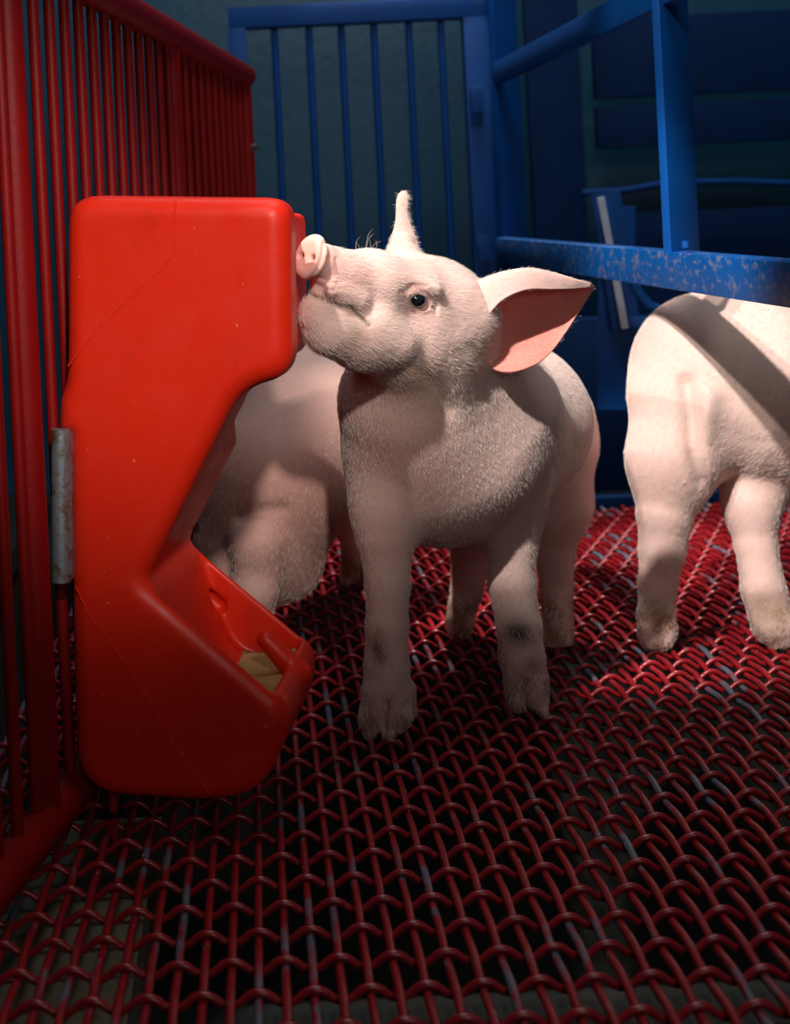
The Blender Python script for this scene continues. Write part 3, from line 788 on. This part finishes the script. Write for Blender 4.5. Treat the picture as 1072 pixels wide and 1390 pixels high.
# ---------------------------------------------------------------- the piglet at the right, walking away
def right_pig():
    root = empty('piglet', (0.6, 1.55, 0))
    tag(root, 'pale piglet at the right seen from its rump, under the blue rail', 'piglet')
    f = Field(axis((0.36, 0.72, 0.0020), (0.72, 1.14, 0.004)), axis((1.38, 1.82, 0.0024)), axis((-0.005, 0.54, 0.0024)))
    f.chain([(955, 520, 1.58, 96), (1010, 530, 1.58, 124), (1100, 535, 1.57, 132), (1200, 520, 1.57, 125), (1330, 500, 1.60, 105)], 0.035)
    f.chain([(950, 480, 1.57, 78), (1010, 490, 1.57, 95)], 0.03)
    # near hind leg
    f.chain([(932, 560, 1.545, 76), (914, 625, 1.535, 57), (903, 695, 1.525, 37), (899, 745, 1.525, 30), (893, 790, 1.525, 25), (891, 835, 1.518, 24), (891, 856, 1.515, 25)], 0.026)
    f.chain([(882, 855, 1.508, 13), (880, 872, 1.503, 9)], 0.008); f.chain([(903, 855, 1.508, 13), (902, 872, 1.503, 9)], 0.008)
    f.chain([(880, 842, 1.53, 8), (876, 856, 1.54, 6)], 0.006)
    # other hind leg
    f.chain([(1045, 620, 1.56, 50), (1020, 685, 1.535, 34), (1026, 740, 1.525, 27), (1036, 800, 1.515, 28), (1050, 845, 1.508, 30)], 0.02)
    f.chain([(1048, 850, 1.502, 20), (1058, 872, 1.497, 12)], 0.01); f.chain([(1070, 850, 1.502, 18), (1082, 868, 1.497, 11)], 0.01)
    # fore legs and head, beyond the frame
    for x_, Y_ in ((1265, 1.55), (1310, 1.66)):
        yb = 335 + 0.45 * F / Y_ - (x_ - 350) * 0.049
        f.chain([(x_, 590, Y_, 52), (x_ - 4, 680, Y_, 34), (x_, 780, Y_, 25), (x_, yb - 22, Y_, 23)], 0.02)
        f.chain([(x_ - 4, yb - 20, Y_ - 0.005, 15), (x_, yb - 8, Y_ - 0.01, 9)], 0.008)
    f.chain([(1330, 480, 1.60, 90), (1400, 450, 1.60, 74), (1470, 480, 1.60, 42), (1510, 495, 1.60, 32)], 0.03)
    f.ell(P(1522, 498, 1.60), (0.009, 0.024, 0.026), None, 0.006)
    for Y_ in (1.54, 1.67): f.chain([(1385, 395, Y_, 26), (1372, 345, Y_ - 0.01, 18), (1368, 312, Y_ - 0.01, 5)], 0.015)
    V, Q = f.mesh(); N = vnormals(V, Q)
    V = stroke(V, N, [(930, 520), (938, 560), (941, 590), (945, 620), (955, 650)], 13, 0.008, 1.60)
    V = stroke(V, N, [(962, 540), (955, 575), (950, 605), (960, 640)], 16, -0.006, 1.60)
    V = stroke(V, N, [(985, 585), (1020, 600), (1072, 600)], 7, 0.0006, 1.6)
    N = vnormals(V, Q)
    def sp(px, py, rpx, c, st, ymax=99):
        p, n = surf(V, N, px, py, 6, 0, ymax); return (tuple(p), rpx * p.y / F, c, st)
    spots = [sp(1000, 470, 120, (0.70, 0.52, 0.44), 0.7), sp(905, 650, 40, (0.55, 0.33, 0.27), 0.5), sp(890, 825, 16, (0.30, 0.16, 0.06), 0.6), sp(1046, 830, 24, (0.26, 0.14, 0.06), 0.6)]
    finish_pig(root, V, Q, N, spots)
    w_ = (V[:, 0] < 0.74).astype(float)
    def flow(R_): return np.tile(np.array([[-0.6, 0.0, -0.55]]), (len(R_), 1))
    hair('bristles', V, Q, N, w_, 60000, 0.005, flow, root, 5, 0.00008, 0.15)
right_pig()

# ---------------------------------------------------------------- the piglet sitting behind the feeder
def left_pig():
    root = empty('piglet', (0.05, 1.75, 0))
    tag(root, 'shadowed piglet sitting behind the feeder trough, half hidden', 'piglet')
    f = Field(axis((-0.12, 0.26, 0.0026)), axis((1.36, 2.02, 0.003)), axis((-0.005, 0.44, 0.0026)))
    f.chain([(342, 742, 1.50, 80), (376, 660, 1.50, 92), (416, 590, 1.57, 86), (442, 540, 1.68, 84)], 0.04)
    f.chain([(442, 540, 1.68, 80), (470, 520, 1.72, 70)], 0.04)
    f.chain([(450, 560, 1.70, 76), (456, 640, 1.76, 52)], 0.03)
    f.chain([(470, 500, 1.74, 58), (520, 470, 1.80, 48), (570, 450, 1.84, 36), (600, 455, 1.86, 26)], 0.03)
    hn = P(600, 455, 1.86); f.ell(hn, (0.010, 0.020, 0.022), Matrix.Rotation(0.2, 3, 'Z'), 0.006)
    for x_, Y_ in ((505, 1.75), (548, 1.90)):
        f.chain([(x_, 438, Y_, 24), (x_ - 8, 400, Y_ - 0.01, 21), (x_ - 12, 368, Y_ - 0.01, 5)], 0.012)
    # haunch
    f.chain([(388, 765, 1.50, 50), (350, 738, 1.43, 33)], 0.018)
    f.chain([(350, 738, 1.43, 31), (346, 800, 1.43, 26), (352, 860, 1.45, 18), (372, 905, 1.44, 13)], 0.015)
    # fore leg and far fore leg
    f.chain([(458, 620, 1.82, 40), (472, 690, 1.83, 17), (474, 735, 1.84, 12), (474, 775, 1.845, 12), (473, 783, 1.845, 12)], 0.02)
    f.chain([(470, 783, 1.84, 7), (468, 790, 1.835, 5)], 0.005)
    f.chain([(490, 620, 1.90, 36), (496, 700, 1.90, 15), (492, 772, 1.89, 11)], 0.02)
    V, Q = f.mesh(); N = vnormals(V, Q)
    V = stroke(V, N, [(325, 702), (350, 694), (385, 690)], 8, 0.004, 1.75)
    N = vnormals(V, Q)
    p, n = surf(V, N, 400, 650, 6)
    spots = [(tuple(p), 0.16, (0.46, 0.22, 0.17), 0.85)]  # shade painted into the skin: darker, ruddier tone over the sitting body
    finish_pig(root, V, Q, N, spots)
    hair('bristles', V, Q, N, np.ones(len(V)), 30000, 0.005, lambda R_: np.tile(np.array([[-0.5, 0.0, -0.8]]), (len(R_), 1)), root, 6, 0.00009, 0.15)
left_pig()

# crumbs of feed scattered on the wires
rnd = random.Random(9); cv = []; cf = []
for k in range(420):
    Yc = rnd.uniform(0.9, 1.35) if k < 300 else rnd.uniform(0.9, 1.6)
    i = rnd.randrange(NX); xx = X0 + i * PIT + rnd.uniform(-0.002, 0.002)
    if xx < FX(Yc) + 0.03: continue
    s_ = rnd.uniform(0.0004, 0.0011); c = Vector((xx, Yc, ZC + 0.0030 + s_ * 0.4)); n0 = len(cv)
    for d in ((1, 0, 0), (-1, 0, 0), (0, 1, 0), (0, -1, 0), (0, 0, 1), (0, 0, -1)):
        cv.append(tuple(c + Vector(d) * s_ * rnd.uniform(0.7, 1.3)))
    for q in ((0, 2, 4), (2, 1, 4), (1, 3, 4), (3, 0, 4), (2, 0, 5), (1, 2, 5), (3, 1, 5), (0, 3, 5)): cf.append([n0 + z for z in q])
cr = link('feed_crumbs', mesh_np('feed_crumbs', np.array(cv), [np.array(cf)]), m_feed)
tag(cr, 'scattered yellow feed crumbs lying on the red wires', 'crumbs', kind='stuff')
